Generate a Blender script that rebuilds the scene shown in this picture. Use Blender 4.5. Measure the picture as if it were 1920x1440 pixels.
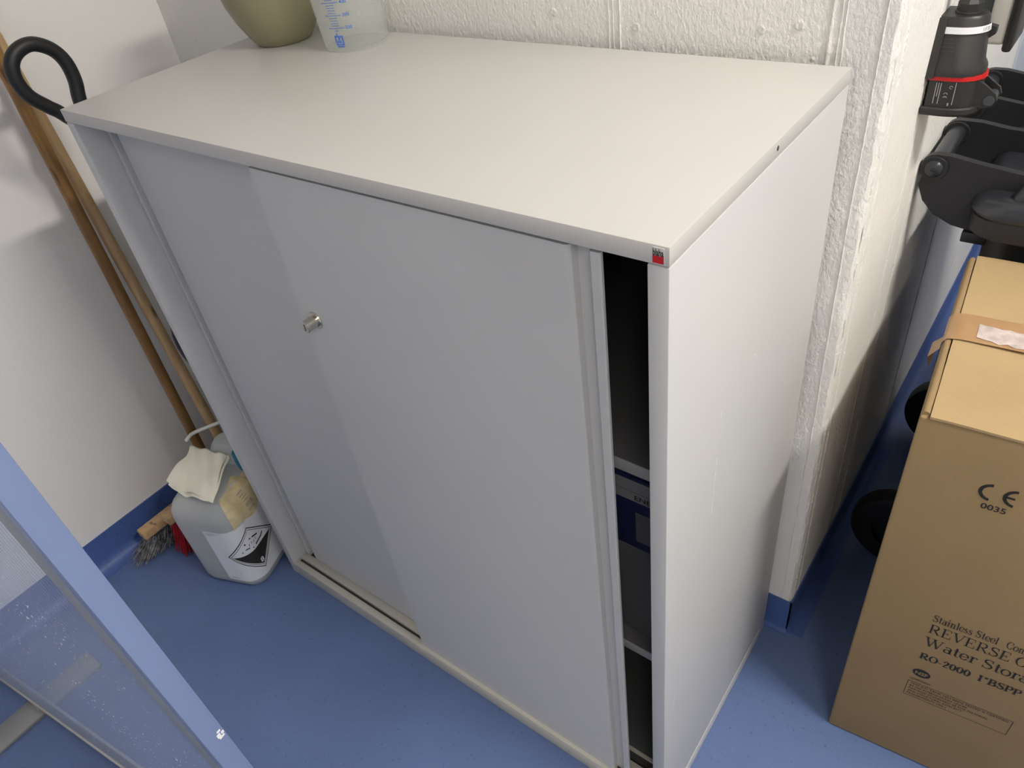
import bpy, bmesh, math, random
from mathutils import Vector, Matrix
random.seed(7)
for o in list(bpy.data.objects): bpy.data.objects.remove(o)
SC = bpy.context.scene
COL = SC.collection
PI = math.pi

# ------------------------------------------------------------------ camera, world, lamps, exposure
cam_d = bpy.data.cameras.new('camera'); cam = bpy.data.objects.new('camera', cam_d); COL.objects.link(cam)
CR = ((0.79816696, 0.58953032, -0.12403027), (0.30116303, -0.56877161, -0.76537552), (-0.52175697, 0.57354412, -0.63151944))
CX, CY, CZ = Vector(CR[0]), -Vector(CR[1]), -Vector(CR[2])
cam.matrix_world = Matrix(((CX.x, CY.x, CZ.x, 1.24036511), (CX.y, CY.y, CZ.y, -0.47249316), (CX.z, CY.z, CZ.z, 1.4341866), (0, 0, 0, 1)))
cam_d.sensor_width = 36.0; cam_d.lens = 1398.885/1920*36; cam_d.clip_start = 0.02
SC.camera = cam
w = bpy.data.worlds.new('world'); SC.world = w; w.use_nodes = True
w.node_tree.nodes['Background'].inputs[0].default_value = (0.75, 0.85, 1.0, 1)
w.node_tree.nodes['Background'].inputs[1].default_value = 0.05
SC.view_settings.view_transform = 'Standard'; SC.view_settings.look = 'None'
SC.view_settings.gamma = 1.0; SC.view_settings.use_curve_mapping = False
SC.view_settings.exposure = 1.38
LAMP_A = 78.0      # emission strength of the luminaire over the right-hand side
LAMP_B = 21.0      # further luminaires
CEIL = 2.8

# ------------------------------------------------------------------ helpers
def srgb(r, g, b):
    f = lambda c: (c/255/12.92) if c <= 10 else ((c/255+0.055)/1.055)**2.4
    return (f(r), f(g), f(b), 1)

class NT:
    def __init__(s, name):
        s.m = bpy.data.materials.new(name); s.m.use_nodes = True
        s.t = s.m.node_tree; s.n = s.t.nodes; s.p = s.n['Principled BSDF']; s.out = s.n['Material Output']
    def add(s, typ, **kw):
        nd = s.n.new(typ)
        for k, v in kw.items():
            if k in ('inp',):
                for a, b in v.items(): nd.inputs[a].default_value = b
            else: setattr(nd, k, v)
        return nd
    def link(s, a, b): s.t.links.new(a, b)
    def coord(s): return s.add('ShaderNodeTexCoord').outputs['Object']
    def noise(s, scale, detail=3, vec=None, rough=0.5):
        nd = s.add('ShaderNodeTexNoise', inp={'Scale': scale, 'Detail': detail, 'Roughness': rough})
        s.link(vec or s.coord(), nd.inputs['Vector']); return nd.outputs['Fac']
    def ramp(s, fac, stops):
        r = s.add('ShaderNodeValToRGB'); e = r.color_ramp.elements
        while len(e) < len(stops): e.new(0.5)
        for el, (p, c) in zip(e, stops): el.position = p; el.color = c
        s.link(fac, r.inputs[0]); return r.outputs[0]
    def mix(s, fac, a, b, typ='MIX'):
        m = s.add('ShaderNodeMixRGB', blend_type=typ)
        for i, v in ((0, fac), (1, a), (2, b)):
            if hasattr(v, 'links') or hasattr(v, 'is_output'): s.link(v, m.inputs[i])
            else: m.inputs[i].default_value = v
        return m.outputs[0]
    def bump(s, h, strength=0.2, dist=0.002, prev=None):
        b = s.add('ShaderNodeBump', inp={'Strength': strength, 'Distance': dist}); s.link(h, b.inputs['Height'])
        if prev: s.link(prev, b.inputs['Normal'])
        return b.outputs[0]
    def mapping(s, scale, vec=None):
        m = s.add('ShaderNodeMapping'); m.inputs['Scale'].default_value = scale
        s.link(vec or s.coord(), m.inputs['Vector']); return m.outputs[0]

def mat(name, col, rough=0.5, metal=0.0, spec=0.5, var=0.04, vscale=8.0, bump=0.0, bscale=300.0, bdist=0.0005, coat=0.0):
    t = NT(name); t.p.inputs['Roughness'].default_value = rough; t.p.inputs['Metallic'].default_value = metal
    t.p.inputs['Specular IOR Level'].default_value = spec; t.p.inputs['Coat Weight'].default_value = coat
    d = tuple(c*(1-var) for c in col[:3])+(1,); l = tuple(min(1, c*(1+var)) for c in col[:3])+(1,)
    t.link(t.ramp(t.noise(vscale), [(0.3, d), (0.7, l)]), t.p.inputs['Base Color'])
    if bump: t.link(t.bump(t.noise(bscale, 2), bump, bdist), t.p.inputs['Normal'])
    return t.m

M = {}
def concrete(name, col, big=0.5, streak=(190, 190, 110)):
    t = NT(name); c = t.coord()
    f = t.noise(3, 4, c)
    t.link(t.ramp(f, [(0.3, tuple(x*0.94 for x in col[:3])+(1,)), (0.7, col)]), t.p.inputs['Base Color'])
    t.p.inputs['Roughness'].default_value = 0.55; t.p.inputs['Specular IOR Level'].default_value = 0.3
    n1 = t.noise(1.0, 5, t.mapping(streak, c), 0.6)
    b1 = t.bump(n1, 1.1*big, 0.006)
    v = t.add('ShaderNodeTexVoronoi', inp={'Scale': 22.0}); t.link(c, v.inputs['Vector'])
    dots = t.ramp(v.outputs['Distance'], [(0.0, (1, 1, 1, 1)), (0.09, (0, 0, 0, 1))])
    sel = t.ramp(t.noise(9, 1, c), [(0.55, (0, 0, 0, 1)), (0.6, (1, 1, 1, 1))])
    b2 = t.bump(t.mix(1.0, dots, sel, 'MULTIPLY'), 0.7, 0.004, b1)
    t.link(b2, t.p.inputs['Normal']); return t.m
M['plaster'] = mat('smooth_plaster', (0.86, 0.835, 0.80, 1), 0.6, spec=0.25, var=0.015, vscale=2.5, bump=0.25, bscale=70, bdist=0.002)
M['concrete'] = concrete('painted_concrete', (0.87, 0.855, 0.815, 1))
M['concrete_side'] = concrete('painted_concrete_side', (0.87, 0.85, 0.81, 1), 0.6)
M['ceiling'] = mat('ceiling_white', (0.88, 0.88, 0.86, 1), 0.8, var=0.02)
M['trim_grey'] = mat('pale_grey_paint', (0.55, 0.60, 0.66, 1), 0.5, var=0.02)

def vinyl(name, col):
    t = NT(name); c = t.coord()
    base = t.ramp(t.noise(5, 4, c), [(0.3, tuple(x*0.93 for x in col)+(1,)), (0.7, tuple(x*1.06 for x in col)+(1,))])
    fl = t.ramp(t.noise(150, 2, c), [(0.66, (0, 0, 0, 1)), (0.74, (0.5, 0.5, 0.5, 1))])
    fd = t.ramp(t.noise(110, 2, t.mapping((1.3, 0.9, 1), c)), [(0.28, (1, 1, 1, 1)), (0.36, (0, 0, 0, 1))])
    k = t.mix(fl, base, tuple(min(1, x*1.25+0.02) for x in col)+(1,))
    k = t.mix(fd, k, tuple(x*0.72 for x in col)+(1,))
    t.link(k, t.p.inputs['Base Color']); t.p.inputs['Roughness'].default_value = 0.42; t.p.inputs['Specular IOR Level'].default_value = 0.4
    t.link(t.bump(t.noise(90, 3, c), 0.12, 0.001), t.p.inputs['Normal']); return t.m
M['vinyl'] = vinyl('blue_vinyl', (0.112, 0.166, 0.332))
M['vinyl_skirt'] = vinyl('blue_vinyl_skirting', (0.068, 0.122, 0.33))
M['laminate'] = mat('white_laminate', (0.565, 0.550, 0.522, 1), 0.38, var=0.012, vscale=6, bump=0.1, bscale=900, bdist=0.0002)
M['steel_white'] = mat('light_grey_powder_coat', (0.572, 0.572, 0.565, 1), 0.45, var=0.01, vscale=4, bump=0.08, bscale=1200, bdist=0.0002)
M['rail'] = mat('rail_beige', (0.54, 0.52, 0.46, 1), 0.45, var=0.03)
M['dark_gap'] = mat('dark_groove', (0.05, 0.05, 0.05, 1), 0.7)
M['cab_shade'] = mat('cabinet_inside_shaded', (0.10, 0.10, 0.105, 1), 0.55, var=0.02)  # shade of the cabinet's inside put into the colour
M['cab_deep_shade'] = mat('cabinet_inside_deep_shade', (0.035, 0.035, 0.04, 1), 0.6, var=0.02)  # deeper interior shade, also painted into the colour
M['chrome'] = mat('nickel', (0.62, 0.59, 0.52, 1), 0.22, 1.0, var=0.03)
M['black'] = mat('black_plastic', (0.012, 0.012, 0.014, 1), 0.45, var=0.1, bump=0.15, bscale=500)
M['black_gloss'] = mat('black_glossy_lid', (0.022, 0.024, 0.030, 1), 0.30, spec=0.6, var=0.2, vscale=30, bump=0.1, bscale=60, bdist=0.0006)
M['rubber'] = mat('black_rubber', (0.008, 0.008, 0.009, 1), 0.5, var=0.1)
M['char'] = mat('anthracite_plastic', (0.022, 0.021, 0.020, 1), 0.42, var=0.08, bump=0.2, bscale=900, bdist=0.0003)
M['char2'] = mat('anthracite_plastic_light', (0.05, 0.055, 0.06, 1), 0.35, var=0.08)
M['grey_pl'] = mat('light_grey_plastic', (0.55, 0.54, 0.50, 1), 0.4, var=0.03)
M['white_pl'] = mat('white_plastic', (0.80, 0.79, 0.74, 1), 0.4, var=0.02)
M['white_paint'] = mat('white_scratch', (0.95, 0.95, 0.95, 1), 0.6)
M['red'] = mat('red_plastic', (0.55, 0.012, 0.012, 1), 0.4, var=0.05)
M['ink'] = mat('black_ink', (0.018, 0.016, 0.014, 1), 0.7, var=0.1)
M['ink_grey'] = mat('grey_print', (0.35, 0.33, 0.30, 1), 0.6)
M['blue_ink'] = mat('blue_ink', (0.05, 0.16, 0.60, 1), 0.5, var=0.1)
M['label'] = mat('white_label', (0.80, 0.81, 0.83, 1), 0.4, var=0.02)
M['stain_label'] = mat('yellowed_label', (0.66, 0.55, 0.32, 1), 0.5, var=0.18, vscale=40)
M['vase'] = mat('olive_glaze', (0.255, 0.236, 0.142, 1), 0.32, spec=0.5, var=0.05, vscale=5)
M['lav'] = mat('lavender_blue_edge', (0.205, 0.265, 0.45, 1), 0.4, var=0.03)
M['alu'] = mat('brushed_aluminium', (0.55, 0.54, 0.52, 1), 0.35, 0.9, var=0.04, vscale=40)
M['steel_foot'] = mat('grey_steel_foot', (0.33, 0.33, 0.33, 1), 0.45, 0.6, var=0.05, vscale=20)
M['gasket'] = mat('grey_gasket', (0.27, 0.30, 0.36, 1), 0.5)
M['bluebox'] = mat('shaded_navy_carton', (0.010, 0.014, 0.06, 1), 0.45, var=0.1)  # darkened a little to carry the shade inside the cabinet
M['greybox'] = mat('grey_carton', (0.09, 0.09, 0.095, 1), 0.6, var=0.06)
M['shaded_band'] = mat('carton_white_band_shaded', (0.22, 0.22, 0.24, 1), 0.5)  # white band toned down to grey by painted interior shade
M['shelf_edge'] = mat('shelf_edge_grey', (0.36, 0.36, 0.37, 1), 0.5)
M['teal'] = mat('teal_cap', (0.01, 0.16, 0.25, 1), 0.4)
M['liquid'] = mat('pale_liquid', (0.30, 0.34, 0.34, 1), 0.2, var=0.02)

def wood(name, a, b):
    t = NT(name); c = t.coord()
    g = t.noise(1.0, 5, t.mapping((90, 90, 6), c), 0.65)
    k = t.ramp(g, [(0.3, a), (0.72, b)])
    kn = t.ramp(t.noise(1.0, 1, t.mapping((45, 45, 13), c)), [(0.24, (0, 0, 0, 1)), (0.32, (1, 1, 1, 1))])
    k = t.mix(kn, tuple(x*0.45 for x in a[:3])+(1,), k)
    t.link(k, t.p.inputs['Base Color']); t.p.inputs['Roughness'].default_value = 0.42
    t.link(t.bump(g, 0.2, 0.0006), t.p.inputs['Normal']); return t.m
M['wood_dark'] = wood('varnished_dark_wood', (0.16, 0.078, 0.020, 1), (0.34, 0.185, 0.055, 1))
M['wood_light'] = wood('plain_pale_wood', (0.42, 0.27, 0.12, 1), (0.58, 0.40, 0.21, 1))
M['wood_block'] = wood('brush_block_wood', (0.42, 0.26, 0.12, 1), (0.58, 0.39, 0.20, 1))
M['bristle_grey'] = mat('grey_bristle', (0.20, 0.20, 0.20, 1), 0.6, var=0.85, vscale=90)
M['bristle_red'] = mat('red_bristle', (0.42, 0.008, 0.015, 1), 0.5, var=0.35, vscale=220)

def cardboard(name, col):
    t = NT(name); c = t.coord()
    a = t.noise(6, 5, c); f = t.noise(1.0, 2, t.mapping((260, 260, 60), c))
    k = t.ramp(a, [(0.25, tuple(x*0.90 for x in col)+(1,)), (0.75, tuple(x*1.06 for x in col)+(1,))])
    k = t.mix(0.12, k, t.ramp(f, [(0.3, tuple(x*0.8 for x in col)+(1,)), (0.7, tuple(x*1.15 for x in col)+(1,))]))
    t.link(k, t.p.inputs['Base Color']); t.p.inputs['Roughness'].default_value = 0.75; t.p.inputs['Specular IOR Level'].default_value = 0.2
    b1 = t.bump(f, 0.1, 0.0006); b2 = t.bump(t.noise(14, 3, c), 0.25, 0.004, b1)
    t.link(b2, t.p.inputs['Normal']); return t.m
M['card'] = cardboard('brown_cardboard_shaded', (0.325, 0.225, 0.115))  # darkened in the colour for the weak light on the box front
M['card_top'] = cardboard('brown_cardboard_lit', (0.45, 0.32, 0.168))  # same cardboard in a lighter, lit tone for the top
M['tape'] = mat('brown_tape', (0.42, 0.25, 0.12, 1), 0.3, var=0.06, vscale=30)
M['tape_torn'] = mat('torn_tape_paper', (0.56, 0.47, 0.44, 1), 0.6, var=0.25, vscale=70)
M['towel'] = mat('paper_towel', (0.93, 0.90, 0.76, 1), 0.9, spec=0.1, var=0.05, vscale=16, bump=0.4, bscale=220, bdist=0.0008)

def translucent(name, col, trans, rough=0.35, transl=0.5):
    t = NT(name); t.p.inputs['Base Color'].default_value = col; t.p.inputs['Roughness'].default_value = rough
    tl = t.add('ShaderNodeBsdfTranslucent'); tl.inputs[0].default_value = col
    tp = t.add('ShaderNodeBsdfTransparent'); tp.inputs[0].default_value = (0.97, 0.98, 0.97, 1)
    m1 = t.add('ShaderNodeMixShader'); m1.inputs[0].default_value = transl
    t.link(t.p.outputs[0], m1.inputs[1]); t.link(tl.outputs[0], m1.inputs[2])
    m2 = t.add('ShaderNodeMixShader')
    nz = t.ramp(t.noise(25, 2), [(0.3, (trans*0.96,)*3+(1,)), (0.7, (trans*1.04,)*3+(1,))])
    t.link(nz, m2.inputs[0]); t.link(m1.outputs[0], m2.inputs[1]); t.link(tp.outputs[0], m2.inputs[2])
    t.link(m2.outputs[0], t.out.inputs[0]); return t.m
M['pp'] = translucent('clear_polypropylene', (0.88, 0.89, 0.89, 1), 0.76)
M['hdpe'] = translucent('milky_polyethylene', (0.84, 0.88, 0.88, 1), 0.33, 0.35, 0.35)

def pane_mat():
    t = NT('ribbed_translucent_pane'); c = t.coord()
    t.p.inputs['Base Color'].default_value = (0.62, 0.68, 0.78, 1); t.p.inputs['Roughness'].default_value = 0.22
    sc = t.add('ShaderNodeTexNoise', inp={'Scale': 1.0, 'Detail': 2.0}); t.link(t.mapping((520, 1, 130), c), sc.inputs['Vector'])
    spots = t.ramp(sc.outputs['Fac'], [(0.68, (0, 0, 0, 1)), (0.71, (1, 1, 1, 1))])
    zone = t.ramp(t.noise(6, 2, c), [(0.42, (0, 0, 0, 1)), (0.60, (1, 1, 1, 1))])
    f = t.mix(1.0, spots, zone, 'MULTIPLY')
    d = t.add('ShaderNodeBsdfDiffuse'); d.inputs[0].default_value = (0.9, 0.92, 0.95, 1)
    tp = t.add('ShaderNodeBsdfTransparent'); tp.inputs[0].default_value = (0.90, 0.93, 0.98, 1)
    rf = t.add('ShaderNodeBsdfRefraction'); rf.inputs[0].default_value = (0.93, 0.95, 1.0, 1); rf.inputs['IOR'].default_value = 1.0; rf.inputs['Roughness'].default_value = 0.17
    m0 = t.add('ShaderNodeMixShader'); m0.inputs[0].default_value = 0.6
    t.link(tp.outputs[0], m0.inputs[1]); t.link(rf.outputs[0], m0.inputs[2])
    m1 = t.add('ShaderNodeMixShader'); m1.inputs[0].default_value = 0.16
    t.link(m0.outputs[0], m1.inputs[1]); t.link(t.p.outputs[0], m1.inputs[2])
    m = t.add('ShaderNodeMixShader'); t.link(f, m.inputs[0]); t.link(m1.outputs[0], m.inputs[1]); t.link(d.outputs[0], m.inputs[2])
    t.link(m.outputs[0], t.out.inputs[0]); return t.m
M['pane'] = pane_mat()
def emit(name, col, s):
    t = NT(name); e = t.add('ShaderNodeEmission'); e.inputs[0].default_value = col; e.inputs[1].default_value = s
    t.link(e.outputs[0], t.out.inputs[0]); return t.m

def mesh(name, v, f, smooth=False):
    me = bpy.data.meshes.new(name); me.from_pydata([tuple(p) for p in v], [], f); me.validate(); me.update()
    bm = bmesh.new(); bm.from_mesh(me); bmesh.ops.recalc_face_normals(bm, faces=bm.faces); bm.to_mesh(me); bm.free()
    if smooth:
        for p in me.polygons: p.use_smooth = True
    return me
def link(name, me, m, parent=None, world=True):
    o = bpy.data.objects.new(name, me); COL.objects.link(o)
    me.materials.clear(); me.materials.append(M[m] if isinstance(m, str) else m)
    if parent:
        o.parent = parent
        if world:                       # geometry given in world space: move it into the root's frame
            r = parent
            while r.parent: r = r.parent
            me.transform(r.matrix_world.inverted())
    return o
def tag(o, label, cat, group=None):
    o['label'] = label; o['category'] = cat
    if group: o['group'] = group
    return o
def thing(name, label, cat, loc=(0, 0, 0), rz=0.0):
    o = bpy.data.objects.new(name, None); COL.objects.link(o); o.location = loc; o.rotation_euler = (0, 0, rz)
    o.empty_display_size = 0.05
    o.matrix_world = Matrix.Translation(loc) @ Matrix.Rotation(rz, 4, 'Z'); return tag(o, label, cat)
def struct(o): o['kind'] = 'structure'; return o

def boxm(x0, x1, y0, y1, z0, z1, bev=0.0, seg=2):
    bm = bmesh.new(); bmesh.ops.create_cube(bm, size=1)
    for v in bm.verts: v.co = Vector(((x0+x1)/2+v.co.x*(x1-x0), (y0+y1)/2+v.co.y*(y1-y0), (z0+z1)/2+v.co.z*(z1-z0)))
    if bev: bmesh.ops.bevel(bm, geom=bm.edges[:], offset=bev, segments=seg, affect='EDGES', profile=0.5)
    me = bpy.data.meshes.new('box'); bm.to_mesh(me); bm.free()
    if bev:
        for p in me.polygons: p.use_smooth = True
        shade(me)
    return me
def shade(me, ang=40):
    for p in me.polygons: p.use_smooth = True
    bm = bmesh.new(); bm.from_mesh(me)
    for e in bm.edges:
        e.smooth = not (len(e.link_faces) == 2 and e.calc_face_angle(0) > math.radians(ang))
    bm.to_mesh(me); bm.free(); return me
def join(*mes):
    bm = bmesh.new()
    for m_ in mes: bm.from_mesh(m_)
    me = bpy.data.meshes.new('joined'); bm.to_mesh(me); bm.free(); return me
def extrude_poly(pts, axis, a0, a1, ang=40):
    """closed 2D polygon extruded along one axis; axis 'z': pts are (x,y); 'y': (x,z); 'x': (y,z)"""
    n = len(pts)
    def P(p, a): return {'z': (p[0], p[1], a), 'y': (p[0], a, p[1]), 'x': (a, p[0], p[1])}[axis]
    v = [P(p, a0) for p in pts]+[P(p, a1) for p in pts]
    f = [(i, (i+1) % n, n+(i+1) % n, n+i) for i in range(n)]+[tuple(range(n)), tuple(range(2*n-1, n-1, -1))]
    me = mesh('ext', v, f)
    bm = bmesh.new(); bm.from_mesh(me); bmesh.ops.triangulate(bm, faces=[x for x in bm.faces if len(x.verts) > 4]); bm.to_mesh(me); bm.free()
    return shade(me, ang)
def lathe(prof, n=48, c=(0, 0, 0), axis='z', close=True, ang=50):
    v, f = [], []; m = len(prof)
    for i in range(n):
        a = 2*PI*i/n
        for r, h in prof:
            p = (r*math.cos(a), r*math.sin(a), h)
            if axis == 'y': p = (p[0], p[2], p[1])
            if axis == 'x': p = (p[2], p[0], p[1])
            v.append((c[0]+p[0], c[1]+p[1], c[2]+p[2]))
    for i in range(n):
        j = (i+1) % n
        for k in range(m-1): f.append((i*m+k, j*m+k, j*m+k+1, i*m+k+1))
    me = mesh('lathe', v, f)
    bm = bmesh.new(); bm.from_mesh(me); bmesh.ops.remove_doubles(bm, verts=bm.verts, dist=1e-6); bmesh.ops.recalc_face_normals(bm, faces=bm.faces); bm.to_mesh(me); bm.free()
    return shade(me, ang)
def catmull(pts, sub=8):
    P = [Vector(p) for p in pts]; out = []
    for i in range(len(P)-1):
        p0 = P[max(i-1, 0)]; p1 = P[i]; p2 = P[i+1]; p3 = P[min(i+2, len(P)-1)]
        for s in range(sub):
            t = s/sub
            out.append(0.5*((2*p1)+(p2-p0)*t+(2*p0-5*p1+4*p2-p3)*t*t+(3*p1-p0-3*p2+p3)*t**3))
    out.append(P[-1]); return out
def tube(path, r, n=12, cap=True):
    path = [Vector(p) for p in path]; R = r if isinstance(r, (list, tuple)) else [r]*len(path)
    v, f = [], []; up = None
    for i, p in enumerate(path):
        d = (path[min(i+1, len(path)-1)]-path[max(i-1, 0)]).normalized()
        if up is None: up = d.orthogonal().normalized()
        up = (up-d*up.dot(d)).normalized(); s = d.cross(up)
        for k in range(n): a = 2*PI*k/n; v.append(p+(up*math.cos(a)+s*math.sin(a))*R[i])
    for i in range(len(path)-1):
        for k in range(n): f.append((i*n+k, i*n+(k+1) % n, (i+1)*n+(k+1) % n, (i+1)*n+k))
    if cap: f.append(tuple(range(n))); f.append(tuple(range((len(path)-1)*n, len(path)*n)))
    return shade(mesh('tube', v, f), 60)
def rrect(hx, hy, r, n=6, cx=0, cy=0):
    out = []; r = min(r, hx-1e-4, hy-1e-4)
    for k, (sx, sy) in enumerate(((1, 1), (-1, 1), (-1, -1), (1, -1))):
        for i in range(n+1):
            a = PI/2*k+PI/2*i/n
            out.append((cx+sx*(hx-r)+r*math.cos(a), cy+sy*(hy-r)+r*math.sin(a)))
    return out
def loft(sections, cap0=True, cap1=True, ang=40):
    n = len(sections[0]); v = [p for s in sections for p in s]; f = []
    for i in range(len(sections)-1):
        for k in range(n): f.append((i*n+k, i*n+(k+1) % n, (i+1)*n+(k+1) % n, (i+1)*n+k))
    if cap0: f.append(tuple(range(n)))
    if cap1: f.append(tuple(range((len(sections)-1)*n, len(sections)*n)))
    return shade(mesh('loft', v, f), ang)

def text2d(s, size, res=3, bold=0.0, wide=1.0, serif=0.0, space=1.0):
    """flat triangulated lettering: list of 2D points, list of faces, width"""
    cu = bpy.data.curves.new('t', 'FONT'); cu.body = s; cu.size = size/0.7; cu.resolution_u = res; cu.offset = bold*size; cu.space_character = space
    cu.fill_mode = 'FRONT'
    ob = bpy.data.objects.new('t', cu); COL.objects.link(ob)
    bpy.context.view_layer.update()
    dg = bpy.context.evaluated_depsgraph_get(); ev = ob.evaluated_get(dg); me = ev.to_mesh()
    v = [(p.co.x*wide, p.co.y) for p in me.vertices]; f = [tuple(p.vertices) for p in me.polygons]
    if serif:
        cnt = {}
        for p in f:
            for i in range(len(p)):
                e = tuple(sorted((p[i], p[(i+1) % len(p)]))); cnt[e] = cnt.get(e, 0)+1
        bd = [e for e, c in cnt.items() if c == 1]; adj = {}
        for a, b in bd: adj.setdefault(a, []).append(b); adj.setdefault(b, []).append(a)
        h = size*0.055
        for a, b in bd:
            (x0, y0), (x1, y1) = v[a], v[b]
            L = abs(x1-x0)
            if abs(y1-y0) > 1e-5*1 or L > size*0.24*wide or L < size*0.05: continue
            steep = True
            for p_, q_ in ((a, b), (b, a)):
                o_ = [k for k in adj[p_] if k != q_]
                if not o_: steep = False; continue
                dx = v[o_[0]][0]-v[p_][0]; dy = v[o_[0]][1]-v[p_][1]
                if abs(dy) < size*0.08: steep = False
                if abs(y0) < size*0.05 and abs(dx) > 0.2*abs(dy): steep = False
            if not steep: continue
            up = y0 > size*0.25
            xa, xb = min(x0, x1)-size*serif, max(x0, x1)+size*serif
            ya, yb = (y0-h, y0) if up else (y0, y0+h)
            k = len(v); v += [(xa, ya), (xb, ya), (xb, yb), (xa, yb)]; f.append((k, k+1, k+2, k+3))
    ev.to_mesh_clear(); bpy.data.objects.remove(ob); bpy.data.curves.remove(cu)
    wd = max((p[0] for p in v), default=0)
    return v, f, wd
def wp(pts, ws):
    """ribbon along 2D points with a width at each"""
    p, f = [], []; n = len(pts)
    for i in range(n):
        a = Vector(pts[max(i-1, 0)]); b = Vector(pts[min(i+1, n-1)]); d = (b-a).normalized(); q = Vector((-d.y, d.x))*ws[i]/2; c = Vector(pts[i])
        p += [tuple(c-q), tuple(c+q)]
    for i in range(n-1): f.append((2*i, 2*i+2, 2*i+3, 2*i+1))
    return p, f
def serif_glyph(ch, T=0.14, t=0.05):
    S = []
    def R(x0, y0, x1, y1): S.append(([(x0, y0), (x1, y0), (x1, y1), (x0, y1)], [(0, 1, 2, 3)]))
    def sf(x, y, w=0.13): R(x-T/2-w*0.75, y, x+T/2+w*0.75, y+t) if y < 0.3 else R(x-T/2-w*0.75, y-t, x+T/2+w*0.75, y)
    def st(x, a=0, b=1, lo=1, hi=1):
        R(x-T/2, a, x+T/2, b)
        if lo: sf(x, a)
        if hi == 1: sf(x, b)
        if hi == 2: R(x-T/2-0.1, b-t, x, b)
    def A(cx, cy, rx, ry, a0, a1, n=18, k=1.0):
        P, W = [], []
        for i in range(n+1):
            a = math.radians(a0+(a1-a0)*i/n); P.append((cx+rx*math.cos(a), cy+ry*math.sin(a))); W.append(t+(T*k-t)*abs(math.cos(a))**1.3)
        S.append(wp(P, W))
    def L(x0, y0, x1, y1, w): S.append(wp([(x0, y0), (x1, y1)], [w, w]))
    def C(P, W): S.append(wp([tuple(q)[:2] for q in catmull([(a, b, 0) for a, b in P], 4)], [W[min(i//4, len(W)-2)]+(W[min(i//4+1, len(W)-1)]-W[min(i//4, len(W)-2)])*(i % 4)/4 for i in range(4*(len(P)-1)+1)]))
    X = 0.66; th = t/2
    if ch == 'R': st(.2); R(.2, 1-t, .45, 1); R(.2, .5-th, .45, .5+th); A(.45, .75-.01, .24, .25, -90, 90); L(.42, .5, .78, .02, T); R(.7, 0, .95, t); return S, .95
    if ch == 'P': st(.2); R(.2, 1-t, .45, 1); R(.2, .48-th, .45, .48+th); A(.45, .74, .24, .25, -90, 90); return S, .80
    if ch == 'B': st(.2); R(.2, 1-t, .45, 1); R(.2, .52-th, .48, .52+th); R(.2, 0, .48, t); A(.45, .755, .21, .22, -90, 90); A(.48, .27, .25, .25, -90, 90); return S, .86
    if ch == 'E': st(.2); R(.2, 1-t, .7, 1); R(.2, .5-th, .5, .5+th); R(.2, 0, .74, t); R(.67, .74, .71, 1); R(.72, 0, .76, .28); R(.48, .38, .52, .62); return S, .86
    if ch == 'V': L(.14, .98, .46, .02, T); L(.8, .98, .47, .02, t); sf(.14, 1); sf(.8, 1, .1); return S, .94
    if ch == 'W': L(.13, .98, .40, .02, T); L(.64, .98, .41, .02, t); L(.60, .98, .86, .02, T); L(1.12, .98, .87, .02, t); sf(.13, 1); sf(.6, 1); sf(1.12, 1, .1); return S, 1.26
    if ch == 'O': A(.45, .5, .36, .48, 0, 360, 36); return S, .92
    if ch == '0': A(.34, .5, .24, .48, 0, 360, 32); return S, .70
    if ch == 'C': A(.48, .5, .38, .48, 40, 320, 30); R(.75, .62, .79, .95); return S, .90
    if ch == 'M': st(.16); st(.98); L(.2, .96, .56, .05, T); L(.94, .96, .57, .05, t); return S, 1.16
    if ch == 'I': st(.22); return S, .46
    if ch == 'T': st(.42, hi=0); R(.06, 1-t, .78, 1); R(.06, .74, .1, 1); R(.74, .74, .78, 1); return S, .86
    if ch == 'S': C([(.60, .74), (.56, .90), (.36, .97), (.16, .86), (.16, .68), (.36, .54), (.58, .40), (.60, .18), (.40, .03), (.16, .08), (.08, .28)], [t, t*1.3, t*1.2, T*.8, T, T*1.1, T, T*.8, t*1.2, t*1.3, t]); R(.57, .72, .61, 1); R(.06, 0, .10, .28); return S, .74
    if ch == '2': C([(.12, .72), (.20, .92), (.36, .97), (.52, .86), (.52, .68), (.36, .40), (.12, .06)], [T, t*1.5, t*1.5, T, T, T*.7, t*1.2]); R(.10, 0, .60, .10); return S, .70
    if ch == '1': st(.35); L(.18, .82, .36, .97, t*1.4); return S, .66
    if ch == '-': R(.06, .30, .36, .38); return S, .44
    if ch == '"': L(.14, .98, .10, .70, t*1.8); L(.30, .98, .26, .70, t*1.8); return S, .46
    if ch == 'a': st(.46, 0, .46, 0, 0); R(.46, 0, .60, t); A(.27, .20, .19, .19, 0, 360, 24, .8); A(.30, .46, .18, .19, 0, 150, 14); return S, .62
    if ch == 't': st(.2, .06, .90, 0, 0); R(.06, X-t, .40, X); A(.33, .12, .13, .11, 180, 300, 10, .8); return S, .44
    if ch == 'e': A(.30, X/2, .24, X/2-.01, 5, 325, 30, .9); R(.1, X/2-th, .54, X/2+th); return S, .60
    if ch == 'o': A(.32, X/2, .26, X/2-.01, 0, 360, 32, .95); return S, .64
    if ch == 'c': A(.32, X/2, .26, X/2-.01, 40, 320, 26, .95); S.append(wp([(.47, .54), (.55, .54)], [.12, .12])); return S, .58
    if ch == 'g': A(.28, .46, .19, .18, 0, 360, 26, .85); A(.30, -.12, .24, .13, 0, 360, 26, .7); L(.18, .30, .14, .08, t*1.5); R(.14, .02, .46, .10); L(.42, .58, .58, .62, t*1.6); return S, .62
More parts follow.
